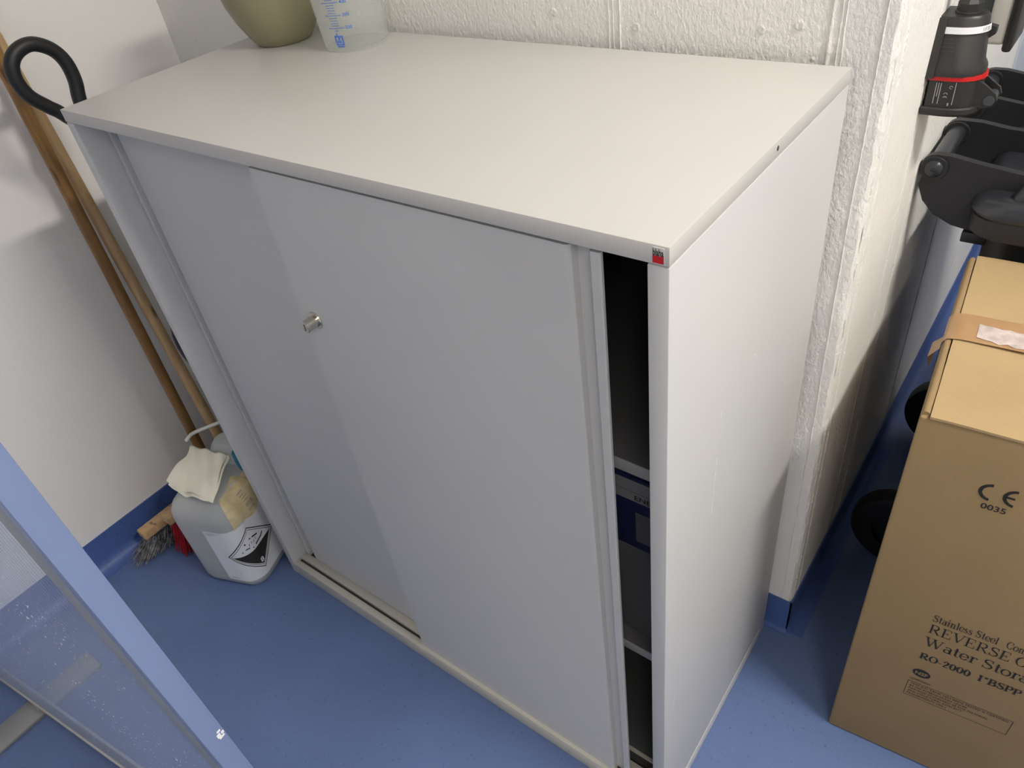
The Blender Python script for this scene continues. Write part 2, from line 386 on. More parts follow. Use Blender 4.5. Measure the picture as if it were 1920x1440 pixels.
    if ch == 'r': st(.18, 0, X, 1, 2); A(.36, .46, .16, .18, 60, 160, 10); S.append(wp([(.40, .58), (.50, .58)], [.12, .12])); return S, .50
    if ch == 'n': st(.18, 0, X, 1, 2); st(.54, 0, .46, 1, 0); A(.38, .44, .17, .20, 0, 170, 14); return S, .74
    if ch == 'i': st(.18, 0, X, 1, 2); S.append(wp([(.11, .90), (.25, .90)], [.14, .14])); return S, .38
    if ch == 'l': st(.18, 0, 1, 1, 2); return S, .38
    if ch == 'k': st(.18, 0, 1, 1, 2); L(.22, .28, .52, .62, t); L(.32, .36, .58, .03, T); R(.42, X-t, .66, X); R(.48, 0, .72, t); return S, .72
    if ch == 's': C([(.42, .48), (.38, .60), (.24, .65), (.11, .55), (.14, .42), (.28, .34), (.42, .22), (.40, .08), (.26, .01), (.11, .06), (.07, .2)], [t, t, t*1.3, T*.7, T*.9, T, T*.9, T*.7, t*1.3, t, t]); return S, .52
    return S, .34
def serif_text(s, x0, y0, cap, width, T=0.13, t=0.045):
    v, f, x = [], [], 0.0
    for ch in s:
        S, w_ = serif_glyph(ch, T, t)
        for p, q in S:
            k = len(v); v += [(a+x, b) for a, b in p]; f += [tuple(i+k for i in g) for g in q]
        x += w_
    k = width/x
    return [(x0+a*k, y0+b*cap) for a, b in v], f
def flat(shapes, fn):
    """2D shapes [(pts, faces), ...] mapped through fn(u, v) -> 3D and joined"""
    v, f = [], []
    for p, q in shapes:
        k = len(v); v += [fn(*a) for a in p]; f += [tuple(i+k for i in t) for t in q]
    me = bpy.data.meshes.new('flat'); me.from_pydata([tuple(p) for p in v], [], f); me.update(); return me
def rect2(x0, y0, x1, y1, n=1):
    p, f = [], []
    for i in range(n+1): x = x0+(x1-x0)*i/n; p += [(x, y0), (x, y1)]
    for i in range(n): f.append((2*i, 2*i+2, 2*i+3, 2*i+1))
    return p, f
def line2(pts, w, closed=False):
    p, f = [], []; n = len(pts); m = n if closed else n-1
    for i in range(m):
        a = Vector(pts[i]); b = Vector(pts[(i+1) % n]); d = (b-a).normalized(); s = Vector((-d.y, d.x))*w/2; e = d*w/2
        k = len(p); p += [tuple(a-e-s), tuple(b+e-s), tuple(b+e+s), tuple(a-e+s)]; f.append((k, k+1, k+2, k+3))
    return p, f
def put(t, x, y): return [(a+x, b+y) for a, b in t[0]], t[1]
def arc2(cx, cy, r, a0, a1, w, n=20):
    p, f = [], []
    for i in range(n+1):
        a = math.radians(a0+(a1-a0)*i/n); c, s = math.cos(a), math.sin(a)
        p += [(cx+(r-w/2)*c, cy+(r-w/2)*s), (cx+(r+w/2)*c, cy+(r+w/2)*s)]
    for i in range(n): f.append((2*i, 2*i+2, 2*i+3, 2*i+1))
    return p, f

# ------------------------------------------------------------------ the room
XL, YB, XP = -0.44, 0.457, 1.040          # left wall, back wall, return face of the back wall
XR, YF, YE = 4.2, -3.6, 3.2
struct(link('floor', boxm(XL-0.2, XR+0.2, YF-0.2, YE+0.2, -0.08, 0.0), 'vinyl'))
struct(link('ceiling', boxm(XL-0.2, XR+0.2, YF-0.2, YE+0.2, CEIL, CEIL+0.1), 'ceiling'))
struct(link('wall_left', boxm(XL-0.2, XL, YF-0.2, YE, 0, CEIL), 'plaster'))
struct(link('wall_right', boxm(XR, XR+0.2, YF-0.2, YE+0.2, 0, CEIL), 'plaster'))
struct(link('wall_front', boxm(XL, XR, YF-0.2, YF, 0, CEIL), 'plaster'))
struct(link('wall_far', boxm(XP, XR, YE, YE+0.2, 0, CEIL), 'plaster'))
# back wall: a block whose visible corner is slightly chamfered and ragged
def wall_block():
    zs = [CEIL*i/160 for i in range(161)]; secs = []
    rnd = random.Random(3)
    for z in zs:
        j = lambda a: rnd.uniform(-a, a)
        secs.append([(XL, YB, z), (XP-0.012, YB, z), (XP-0.005+j(0.0012), YB+0.0015+j(0.0012), z), (XP-0.0015+j(0.001), YB+0.006+j(0.002), z), (XP, YB+0.013, z), (XP, YE, z), (XL, YE, z)])
    return loft(secs, ang=25)
wb = struct(link('wall_back', wall_block(), 'concrete'))
def ridge(base, dirn, nrm, z0, z1, w, h, seed, step=0.008):
    """ragged vertical plaster ridge left by a formwork joint"""
    r = random.Random(seed); v, f = [], []; n = int((z1-z0)/step)
    b = Vector(base); d = Vector(dirn); nn = Vector(nrm); off = 0
    for i in range(n+1):
        z = z0+(z1-z0)*i/n; off += r.uniform(-0.0004, 0.0004); off *= 0.95; ww = w*r.uniform(0.6, 1.3); hh = h*r.uniform(0.5, 1.3)
        for s, q in ((-1, -0.001), (-0.3, hh), (0.4, hh*0.8), (1, -0.001)):
            p = b+d*(off+s*ww/2)+nn*q; v.append((p.x, p.y, z))
    for i in range(n):
        for k in range(3): f.append((i*4+k, i*4+k+1, (i+1)*4+k+1, (i+1)*4+k))
    return mesh('ridge', v, f, True)
for i, (x, w_, h_) in enumerate(((0.674, 0.003, 0.0012), (0.681, 0.003, 0.001), (0.690, 0.004, 0.0018), (0.966, 0.007, 0.0020), (0.975, 0.003, 0.0012), (0.981, 0.003, 0.0012), (1.022, 0.003, 0.0012))):
    link('formwork_seam', ridge((x, YB, 0), (1, 0, 0), (0, -1, 0), 0.1, CEIL-0.3, w_, h_, i), 'concrete', wb)
for i, (y, w_, h_) in enumerate(((YB+0.012, 0.008, 0.0014), (YB+0.033, 0.004, 0.0014), (YB+0.20, 0.004, 0.0012), (YB+0.27, 0.003, 0.001), (YB+0.62, 0.005, 0.0015), (YB+1.1, 0.006, 0.0015))):
    link('formwork_seam', ridge((XP, y, 0), (0, 1, 0), (1, 0, 0), 0.1, CEIL-0.3, w_, h_, 40+i), 'concrete_side', wb)
def blob(c, nrm, r, h, seed):
    rr = random.Random(seed); v, f = [], []; n = 10; b = Vector(c); nn = Vector(nrm)
    d = Vector((1, 0, 0)) if abs(nn.x) < 0.5 else Vector((0, 1, 0)); u = Vector((0, 0, 1))
    for rad, q in ((1.0, -0.0005), (0.62, h), (0.3, h*0.35)):
        for k in range(n):
            a = 2*PI*k/n; s = rad*r*rr.uniform(0.8, 1.2); p = b+d*math.cos(a)*s+u*math.sin(a)*s+nn*q*rr.uniform(0.7, 1.2); v.append(p)
    v.append(b+nn*h*0.2)
    for g in range(2):
        for k in range(n): f.append((g*n+k, g*n+(k+1) % n, (g+1)*n+(k+1) % n, (g+1)*n+k))
    for k in range(n): f.append((2*n+k, 2*n+(k+1) % n, 3*n))
    return mesh('blob', v, f, True)
for i, (x, z, r_) in enumerate(((0.585, 1.166, 0.006), (0.715, 1.152, 0.007), (0.885, 1.158, 0.006), (0.93, 1.165, 0.007), (-0.09, 1.13, 0.004), (-0.06, 1.14, 0.006), (-0.02, 1.10, 0.005), (-0.14, 1.055, 0.005), (0.0, 1.155, 0.005))):
    link('plaster_bump', blob((x, YB, z), (0, -1, 0), r_, 0.0018, i), 'concrete', wb)
def cove(pts_dir, h, r, t, a0, a1, axis, base, sgn):
    """skirting with a hollow-rounded foot: extruded along an axis"""
    pr = [(0, 0), (0, h), (t, h), (t, r+t*0)]
    for k in range(1, 7):
        a = PI/2*k/6; pr.append((t+r-r*math.cos(a), r-r*math.sin(a)))
    pr.append((t+r, 0))
    return extrude_poly([(base+sgn*p, q) for p, q in pr], axis, a0, a1)
struct(link('baseboard_left', cove(0, 0.098, 0.035, 0.003, YF, YB, 'y', XL, 1), 'vinyl_skirt'))
struct(link('baseboard_back', cove(0, 0.098, 0.010, 0.003, XL+0.004, XP+0.003, 'x', YB, -1), 'vinyl_skirt'))
struct(link('baseboard_return', cove(0, 0.098, 0.030, 0.003, YB-0.003, YE, 'y', XP, 1), 'vinyl_skirt'))
struct(link('trim_1', boxm(XP-0.01, XP+0.006, 1.64, 2.6, 0.50, 2.3, 0.002), 'trim_grey'))

# ceiling luminaires (the place's own light)
def luminaire(label, x, y, L, wdt, s, col=(1.0, 0.93, 0.82, 1)):
    t = thing('ceiling_lamp', label, 'lamp', (x, y, CEIL-0.07))
    link('lamp_housing', boxm(x-wdt/2-0.02, x+wdt/2+0.02, y-L/2-0.02, y+L/2+0.02, CEIL-0.05, CEIL, 0.004), 'white_pl', t)
    link('lamp_diffuser', boxm(x-wdt/2, x+wdt/2, y-L/2, y+L/2, CEIL-0.07, CEIL-0.048), emit('lamp_light', col, s), t)
luminaire('long ceiling lamp above the bin side of the room', 2.35, 0.20, 0.70, 0.12, LAMP_A, (1.0, 0.955, 0.88, 1))
luminaire('long ceiling lamp above the front right of the room', 2.35, -1.9, 1.5, 0.12, LAMP_B)

# ------------------------------------------------------------------ the cabinet
H, D = 1.129, 0.439
cab = thing('sliding_door_cabinet', 'white office cabinet with two sliding doors, standing against the wall', 'cabinet', (0.5, 0.22, 0))
tp = link('top_panel', boxm(0, 1, 0, D, 1.1105, H, 0.0009), 'laminate', cab)
link('screw_hole', lathe([(0, 0.0003), (0.0026, 0.0003), (0.0026, -0.002)], 16, (1.0, 0.224, 1.1205), 'x'), 'dark_gap', tp)
link('side_panel', boxm(0, 0.0205, 0, D, 0.0, 1.1095, 0.0014), 'steel_white', cab)
sp = link('side_panel', boxm(0.9795, 1.0, 0, D, 0.0, 1.1095, 0.0014), 'steel_white', cab)
def scratch(pts, w, seed):
    r = random.Random(seed); v, f = [], []
    P = catmull([(1.00025, y, z) for y, z in pts], 10)
    for p in P: ww = w*r.uniform(0.2, 1.0); v += [(p.x, p.y-ww/2, p.z), (p.x, p.y+ww/2, p.z)]
    for i in range(len(P)-1):
        if r.random() > 0.12: f.append((2*i, 2*i+1, 2*i+3, 2*i+2))
    return mesh('s', v, f)
link('scratch', scratch([(0.130, 0.853), (0.128, 0.813), (0.125, 0.762), (0.122, 0.72), (0.120, 0.685)], 0.0012, 1), 'white_paint', sp)
link('scratch', scratch([(0.033, 0.376), (0.028, 0.360), (0.026, 0.35), (0.020, 0.342)], 0.0012, 2), 'white_paint', sp)
link('scratch', scratch([(0.215, 0.875), (0.222, 0.868), (0.226, 0.866)], 0.0012, 3), 'white_paint', sp)
link('plinth_strip', boxm(1.0, 1.0006, 0.002, D-0.03, 0.0, 0.034, 0.0002), 'steel_white', sp)
for x0, x1 in ((0.0206, 0.0220), (0.9780, 0.9794)): link('shade_lining', boxm(x0, x1, 0.066, D-0.013, 0.041, 1.1100), 'cab_deep_shade', cab)  # added dark sheets that stand in for shade on the inner sides
link('back_panel', boxm(0.0205, 0.9795, D-0.012, D, 0.02, 1.1095), 'cab_deep_shade', cab)
link('base_panel', boxm(0.0205, 0.9795, 0.058, D-0.012, 0.02, 0.04), 'cab_shade', cab)
br = link('base_rail', join(boxm(0.0205, 0.9795, 0.0, 0.0150, 0.0, 0.0405, 0.0012), boxm(0.0205, 0.9795, 0.0222, 0.0395, 0.0, 0.0405, 0.0006),
     boxm(0.0205, 0.9795, 0.0570, 0.062, 0.0, 0.0405, 0.0006)), 'rail', cab)
for y0, y1 in ((0.0150, 0.0222), (0.0395, 0.0570)): link('track_groove', boxm(0.0205, 0.9795, y0, y1, 0.0, 0.0330), 'dark_gap', br)
link('upper_rail', boxm(0.0205, 0.9795, 0.0245, 0.0370, 1.1005, 1.1105), 'steel_white', cab)
for z0, z1 in ((0.769, 0.788), (0.370, 0.389)): link('shelf_edge', boxm(0.0225, 0.9775, 0.0630, 0.0645, z0, z1, 0.0004), 'shelf_edge', link('shelf', boxm(0.0225, 0.9775, 0.0645, D-0.014, z0, z1, 0.001), 'cab_shade', cab))  # added front strip stays light; the shelf's shade is in its colour
# doors: folded sheet with a grip channel along the outer edge, running in the two tracks
def door(name, prof, z0, z1):
    return link(name, extrude_poly(prof, 'z', z0, z1, 25), 'steel_white', cab)
front = [(.433, .0225), (.433, .0085), (.4345, .007), (.8925, .007), (.8955, .0082), (.8975, .0105), (.8985, .0195), (.9175, .0205), (.9185, .0085), (.920, .007), (.9285, .007), (.930, .0085), (.930, .0118), (.9215, .0118), (.9215, .0225)]
dr = door('sliding_door', front, 0.0345, 1.1035)
rear = [(x_, y_+0.007) for x_, y_ in [(.0225, .050), (.0225, .0345), (.024, .033), (.030, .033), (.0315, .0345), (.0325, .046), (.0495, .047), (.0505, .0375), (.0525, .0345), (.0555, .033), (.523, .033), (.5245, .0345), (.5245, .050)]]
door('sliding_door', rear, 0.0345, 1.104)
lk = link('lock_cylinder', lathe([(0, -0.0135), (0.0080, -0.0135), (0.0090, -0.0125), (0.0092, -0.006), (0.0092, 0.0042), (0.0130, 0.0042), (0.0136, 0.0055), (0.0136, 0.0072), (0, 0.0072)], 36, (0.4635, 0, 0.887), 'y', ang=25), 'chrome', dr)
link('keyhole', boxm(-0.0008+0.4635, 0.0008+0.4635, -0.0139, -0.0120, 0.8820, 0.8920), 'dark_gap', lk)
# maker's badge on the top panel's front edge
bd = link('badge', boxm(0.9850, 0.9955, -0.0008, 0.0002, 1.1125, 1.1270, 0.0002), 'laminate', cab)
fb = lambda u, v: (u, -0.0010, v)
link('badge_square', flat([rect2(0.9852, 1.1128, 0.9953, 1.1195)], fb), 'red', bd)
t_ = text2d('blaha', 0.0062, bold=0.035)
k_ = 0.0098/t_[2]
link('badge_lettering', flat([([(0.9853+a*k_, 1.1198+b) for a, b in t_[0]], t_[1])], fb), 'ink', bd)

# cartons inside the cabinet
c1 = thing('lower_carton', 'plain dark grey carton under the navy carton inside the cabinet', 'box', (0.86, 0.2, 0.39))
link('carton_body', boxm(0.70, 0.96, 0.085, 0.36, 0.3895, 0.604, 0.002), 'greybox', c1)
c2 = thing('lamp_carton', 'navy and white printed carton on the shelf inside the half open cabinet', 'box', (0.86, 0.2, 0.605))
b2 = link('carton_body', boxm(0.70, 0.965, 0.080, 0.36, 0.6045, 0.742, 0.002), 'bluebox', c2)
fc = lambda u, v: (u, 0.0793, v)
link('white_band', flat([rect2(0.702, 0.700, 0.963, 0.738)], fc), 'shaded_band', b2)
link('picture', flat([rect2(0.915, 0.622, 0.962, 0.680)], fc), 'greybox', b2)
fc2 = lambda u, v: (u, 0.0788, v)
link('lettering', flat([put(text2d('ENERGY', 0.0085, bold=0.02, wide=1.1), 0.914, 0.704), line2([(0.71, 0.7175), (0.962, 0.7175)], 0.0006), arc2(0.947, 0.728, 0.0055, 0, 360, 0.002), put(text2d('A+', 0.0), 0, 0)][:3], fc2), 'ink', b2)

# ------------------------------------------------------------------ things on top of the cabinet
vs = thing('vase', 'round olive green glazed vase on top of the white cabinet', 'vase', (0.093, 0.362, H))
pr = [(0, 0.0), (0.044, 0.0), (0.047, 0.002), (0.056, 0.014), (0.068, 0.036), (0.079, 0.065), (0.085, 0.095), (0.086, 0.125), (0.081, 0.160), (0.068, 0.192), (0.050, 0.214), (0.040, 0.230), (0.042, 0.245), (0.047, 0.252), (0.044, 0.253), (0.037, 0.244), (0.035, 0.230), (0.045, 0.212), (0.062, 0.190), (0.075, 0.155), (0.078, 0.10), (0.06, 0.04), (0, 0.012)]
link('vase_body', lathe(pr, 64, (0.093, 0.362, H)), 'vase', vs)
JX, JY = 0.257, 0.376
jg = thing('measuring_beaker', 'clear plastic measuring beaker with blue graduations beside the vase', 'beaker', (JX, JY, H))
def jr(z): return 0.0505+z*0.075
link('beaker_body', lathe([(0, 0.003), (0.046, 0.003), (0.048, 0.0), (0.050, 0.001), (jr(0.004), 0.004), (jr(0.05), 0.05), (jr(0.10), 0.10), (jr(0.15), 0.15), (jr(0.17), 0.17), (jr(0.17)+0.003, 0.172), (jr(0.17)+0.003, 0.174), (jr(0.17)-0.001, 0.174), (jr(0.15)-0.0016, 0.15), (jr(0.10)-0.0016, 0.10), (jr(0.05)-0.0016, 0.05), (jr(0.01)-0.0016, 0.008), (0.047, 0.0048), (0, 0.0048)], 72, (JX, JY, H)), 'pp', jg)
A0 = math.atan2(-0.472-JY, 1.24-JX)-0.52
def fj(u, v):
    r = jr(v)+0.0003; a = A0+u/0.053
    return (JX+r*math.cos(a), JY+r*math.sin(a), H+v)
sh = []
for i in range(31):
    z = 0.036+i*0.0036
    maj = i % 5 == 0
    w_ = 0.013 if maj else 0.006
    sh.append(rect2(-w_, z, w_, z+(0.0008 if maj else 0.0007), 4))
link('graduation_marks', flat(sh, fj), 'blue_ink', jg)
sh = []
for i, n in enumerate(('200', '300', '400', '500', '600', '700')): sh.append(put(text2d(n, 0.0048, bold=0.01), 0.0150, 0.0345+i*0.018))
sh.append(put(text2d('ml', 0.004), -0.003, 0.031))
link('graduation_numbers', flat(sh, fj), 'blue_ink', jg)
link('maker_symbol', flat([line2([(-0.006, 0.0125), (0.006, 0.0125), (0.006, 0.0245), (-0.006, 0.0245)], 0.0024, True), line2([(-0.002, 0.0285), (0.0, 0.0205), (-0.003, 0.016), (0.003, 0.016), (0.0, 0.0205), (0.002, 0.0225)], 0.0016), rect2(-0.006, 0.0085, 0.006, 0.0105)], fj), 'blue_ink', jg)

# ------------------------------------------------------------------ brooms, hose and canister in the nook
def bristles(x0, y0, x1, y1, z, n, ln, lean, seed, spread=0.006, rr=0.0016):
    """many strands joined: a brush's fibres"""
    r = random.Random(seed); v, f = [], []
    for i in range(n):
        t = r.random(); s = r.uniform(-1, 1)
        dx, dy = x1-x0, y1-y0; L = math.hypot(dx, dy); px, py = -dy/L, dx/L
        a = Vector((x0+dx*t+px*s*0.014, y0+dy*t+py*s*0.014, z))
        end = a+Vector((px*s*spread*2+r.gauss(0, spread), py*s*spread*2+r.gauss(0, spread), 0))+Vector(lean)*(1-t*0.6)*r.uniform(0.6, 1.2)
        end.z = max(0.004, z-ln*r.uniform(0.9, 1.05))
        mid = (a+end)/2+Vector((r.gauss(0, 0.003), r.gauss(0, 0.003), 0.0))-Vector(lean)*0.15
        k = len(v)
        for p, q in ((a, rr), (mid, rr), (end, rr*0.8)):
            for c in range(3): an = 2*PI*c/3; v.append((p.x+q*math.cos(an), p.y+q*math.sin(an), p.z))
        for g in range(2):
            for c in range(3): f.append((k+g*3+c, k+g*3+(c+1) % 3, k+(g+1)*3+(c+1) % 3, k+(g+1)*3+c))
    return mesh('bristles', v, f, True)
def broom(label, bot, top, head0, head1, hz, hm, bm_, seed, stick, lean):
    t = thing('broom', label, 'broom', (bot[0], bot[1], 0))
    b = Vector(bot); d = (Vector(top)-b)
    link('handle', tube([b+d*(i/24) for i in range(25)], [0.0124]*24+[0.011], 20), stick, t)
    x0, y0 = head0; x1, y1 = head1; L = math.hypot(x1-x0, y1-y0); a = math.atan2(y1-y0, x1-x0)
    hb = boxm(-0.012, L+0.012, -0.016, 0.016, hz, hz+0.024, 0.004)
    hb.transform(Matrix.Translation((x0, y0, 0)) @ Matrix.Rotation(a, 4, 'Z'))
    link('brush_block', hb, hm, t)
    br_ = link('bristles', bristles(x0, y0, x1, y1, hz+0.004, 900, hz, lean, seed), bm_, t); br_['kind'] = 'stuff'
    return t
# handle ends are real points on and before the left wall
broom('broom with dark varnished handle and grey bristles, leaning on the left wall', (-0.3604, 0.0629, 0.086), (-0.3817, 0.0921, 1.35), (-0.362, -0.152), (-0.362, 0.150), 0.066, 'wood_block', 'bristle_grey', 5, 'wood_dark', (-0.016, -0.055, 0))
broom('broom with pale plain handle and red bristles, leaning on the left wall', (-0.3035, 0.1028, 0.130), (-0.4266, 0.116, 1.22), (-0.296, -0.102), (-0.300, 0.20), 0.112, 'wood_block', 'bristle_red', 9, 'wood_light', (-0.002, -0.022, 0))

hp = [(-0.2, 0.115, 1.080), (-0.2, 0.123, 1.114), (-0.2, 0.122, 1.146), (-0.2, 0.109, 1.170), (-0.2, 0.084, 1.185), (-0.2, 0.058, 1.182), (-0.2, 0.040, 1.167), (-0.2, 0.034, 1.143), (-0.2, 0.041, 1.115), (-0.2, 0.061, 1.090), (-0.195, 0.080, 1.066)]
pre = [(-0.10, 0.30, 0.02), (-0.085, 0.28, 0.3), (-0.12, 0.20, 0.7), (-0.185, 0.135, 0.92), (-0.198, 0.112, 1.03)]
post = [(-0.15, 0.115, 0.99), (-0.09, 0.09, 0.80), (-0.066, 0.031, 0.648), (-0.062, 0.09, 0.48), (-0.06, 0.24, 0.30), (-0.07, 0.32, 0.02)]
hs = thing('rubber_hose', 'black rubber hose standing up in a loop beside the cabinet', 'hose', (-0.1, 0.3, 0))
link('hose', tube(catmull(pre+hp+post, 8), 0.0118, 16), 'rubber', hs)

# canister: rounded loft; label and prints follow the same surface
cn = thing('canister', 'milky plastic canister with a corrosive label, standing beside the cabinet', 'canister', (-0.136, -0.005, 0), math.radians(20))
HX, HY, RC = 0.089, 0.112, 0.042
CPROF = [(0.0, 0.016), (0.004, 0.008), (0.012, 0.0035), (0.025, 0.0), (0.11, 0.0), (0.222, 0.0), (0.240, 0.003), (0.255, 0.010), (0.267, 0.021), (0.274, 0.034), (0.278, 0.050)]
link('canister_body', loft([[(x, y, z) for x, y in rrect(HX-i, HY-i, max(RC-i*0.6, 0.012), 8)] for z, i in CPROF]), 'hdpe', cn, False)
link('neck', loft([[(x, y, z) for x, y in rrect(hx, hy, 0.032, 8, 0.000, 0.072)] for z, hx, hy in ((0.272, 0.056, 0.042), (0.286, 0.052, 0.040), (0.304, 0.046, 0.034), (0.316, 0.037, 0.026), (0.321, 0.024, 0.018))]), 'hdpe', cn, False)
link('liquid', loft([[(x, y, z) for x, y in rrect(HX-i, HY-i, RC-i*0.6, 8)] for z, i in ((0.003, 0.019), (0.008, 0.011), (0.016, 0.006), (0.028, 0.0025), (0.094, 0.0025))]), 'liquid', cn, False)
link('cap', lathe([(0, 0.326), (0.017, 0.326), (0.019, 0.323), (0.019, 0.300), (0.017, 0.278)], 24, (0.060, 0.034, 0)), 'teal', cn, False)
def per(s):
    """point on the canister's outline, s metres along from the middle of its front face towards +x"""
    a = HX-RC; q = PI/2*RC
    if s < -a:
        u = min((-s-a)/RC, PI/2); rest = max(0, -s-a-q); return (-a-RC*math.sin(u), -HY+RC-RC*math.cos(u)+rest, -math.sin(u), -math.cos(u))
    if s <= a: return (s, -HY, 0, -1)
    u = min((s-a)/RC, PI/2); rest = max(0, s-a-q)
    return (a+RC*math.sin(u), -HY+RC-RC*math.cos(u)+rest, math.sin(u), -math.cos(u))
def fs(off):
    def g(s, z):
        x, y, nx, ny = per(s); i = 0
        for (z0, i0), (z1, i1) in zip(CPROF[3:], CPROF[4:]):
            if z0 <= z <= z1: i = i0+(i1-i0)*(z-z0)/(z1-z0)
        return (x+nx*(off-i), y+ny*(off-i), z+(off*0.5 if z > 0.22 else 0))
    return g
def grid2(s0, s1, zlo, zhi, n=28, m=8):
    p, f = [], []
    for i in range(n+1):
        t = i/n; s = s0+(s1-s0)*t; a, b = zlo(t), zhi(t)
        for j in range(m+1): p.append((s, a+(b-a)*j/m))
    for i in range(n):
        for j in range(m): k = i*(m+1)+j; f.append((k, k+m+1, k+m+2, k+1))
    return p, f
lb = link('label', flat([grid2(0.004, 0.215, lambda t: 0.030, lambda t: 0.208, 40, 10)], fs(0.0006)), 'label', cn, False)
CS, CZ_ = 0.109, 0.121                      # centre of the warning diamond
def dia(r): return [(CS+r, CZ_), (CS, CZ_+r), (CS-r, CZ_), (CS, CZ_-r)]
def sub(poly, n=12):
    out = []
    for i in range(len(poly)):
        a, b = poly[i], poly[(i+1) % len(poly)]
        for k in range(n): out.append((a[0]+(b[0]-a[0])*k/n, a[1]+(b[1]-a[1])*k/n))
    return out
wd_ = link('warning_diamond', flat([line2(sub(dia(0.069)), 0.0024, True)], fs(0.0012)), 'ink', lb, False)
link('diamond_inner_line', flat([line2(sub(dia(0.062)), 0.0012, True)], fs(0.0012)), 'ink', lb, False)
link('diamond_black_half', flat([grid2(CS-0.058, CS+0.058, lambda t: CZ_-0.058+abs(t-0.5)*0.116, lambda t: CZ_-0.001, 32, 6)], fs(0.0012)), 'ink', lb, False)
hand = [line2([(CS-0.030, CZ_+0.010), (CS-0.006, CZ_+0.006)], 0.0042), line2([(CS-0.022, CZ_+0.014), (CS-0.014, CZ_+0.013)], 0.003), line2([(CS+0.006, CZ_+0.008), (CS+0.026, CZ_+0.011), (CS+0.034, CZ_+0.016)], 0.004),
        line2([(CS-0.020, CZ_+0.030), (CS-0.004, CZ_+0.036)], 0.004), line2([(CS+0.004, CZ_+0.034), (CS+0.018, CZ_+0.028)], 0.004)]
for h_ in hand: link('pictogram_stroke', flat([h_], fs(0.0012)), 'ink', lb, False)
for q in range(4): link('pictogram_drop', flat([line2([(CS-0.012+0.007*q, CZ_+0.018+0.002*(q % 2)), (CS-0.011+0.007*q, CZ_+0.024+0.002*(q % 2))], 0.0014)], fs(0.0012)), 'ink', lb, False)
link('warning_number', flat([put(text2d('8', 0.014, bold=0.03), CS-0.005, CZ_-0.050)], fs(0.0018)), 'label', lb, False)
for x0, z0, x1 in ((0.009, 0.200, 0.040), (0.016, 0.038, 0.036), (0.016, 0.0415, 0.032), (0.010, 0.196, 0.030)):
    link('small_print', flat([rect2(x0, z0, x1, z0+0.0011, 8)], fs(0.0012)), 'ink_grey', lb, False)
# yellowed strip with bar code on the shoulder
yl = link('shoulder_label', flat([grid2(0.085, 0.205, lambda t: 0.205+0.008*math.sin(t*9), lambda t: 0.2765-0.002*math.sin(t*5), 24, 14)], fs(0.0009)), 'stain_label', cn, False)
bars = [rect2(0.140+i*0.0016, 0.212, 0.140+i*0.0016+random.choice((0.0006, 0.001)), 0.236, 1) for i in range(14)]
for b_ in bars: link('bar', flat([b_], fs(0.0016)), 'ink_grey', yl, False)
for i in range(4): link('small_print', flat([rect2(0.140, 0.242+i*0.006, 0.140+random.uniform(0.014, 0.024), 0.2438+i*0.006, 3)], fs(0.0016)), 'ink_grey', yl, False)

# folded paper towel lying over the canister's top
def towel_mesh():
    c = [(-0.235, 0.004), (-0.122, 0.032), (-0.063, -0.066), (-0.196, -0.088)]; n = 26; r = random.Random(4)
    top, f = [], []
    for i in range(n+1):
        for j in range(n+1):
            a, b = i/n, j/n
            x = (1-b)*((1-a)*c[0][0]+a*c[1][0])+b*((1-a)*c[3][0]+a*c[2][0]); y = (1-b)*((1-a)*c[0][1]+a*c[1][1])+b*((1-a)*c[3][1]+a*c[2][1])
            z = 0.3035+0.012*(1-b)**1.3*(0.5+0.5*a)-0.010*b*b+0.005*math.sin(6*a+3*b)*(0.3+b)+0.003*math.sin(17*a-9*b)-0.010*max(0, a-0.72)*b*3
            y -= 0.008*math.sin(3.0*a)*b; x += 0.009*math.sin(5*b)*(1-a)
            top.append((x, y, z))
    for i in range(n):
        for j in range(n): k = i*(n+1)+j; f.append((k, k+n+1, k+n+2, k+1))
    m2 = len(top); low = [(x+0.010, y-0.004, z-0.004-0.006*max(0, 0.5-abs(k/(n+1)/n-0.5))) for k, (x, y, z) in enumerate(top)]
    v = top+low; f2 = [tuple(i+m2 for i in reversed(q)) for q in f]
    edge = [i*(n+1) for i in range(n+1)]
    f3 = [(edge[i], edge[i+1], edge[i+1]+m2, edge[i]+m2) for i in range(n)]
    return mesh('towel', v, f+f2+f3, True)
tw = thing('paper_towel', 'crumpled folded white paper towel lying on the canister', 'paper towel', (-0.15, -0.03, 0.28))
link('towel_sheet', towel_mesh(), 'towel', tw)
rod = thing('plastic_hook', 'thin white bent plastic rod in front of the broom handles', 'rod', (-0.22, 0.05, 0.30))
link('rod', tube(catmull([(-0.238, 0.004, 0.326), (-0.234, 0.009, 0.3315), (-0.236, 0.020, 0.333), (-0.232, 0.036, 0.333), (-0.220, 0.060, 0.333), (-0.195, 0.105, 0.333), (-0.17, 0.15, 0.320), (-0.155, 0.18, 0.16), (-0.15, 0.19, 0.004)], 6), 0.0042, 12), 'white_pl', rod)

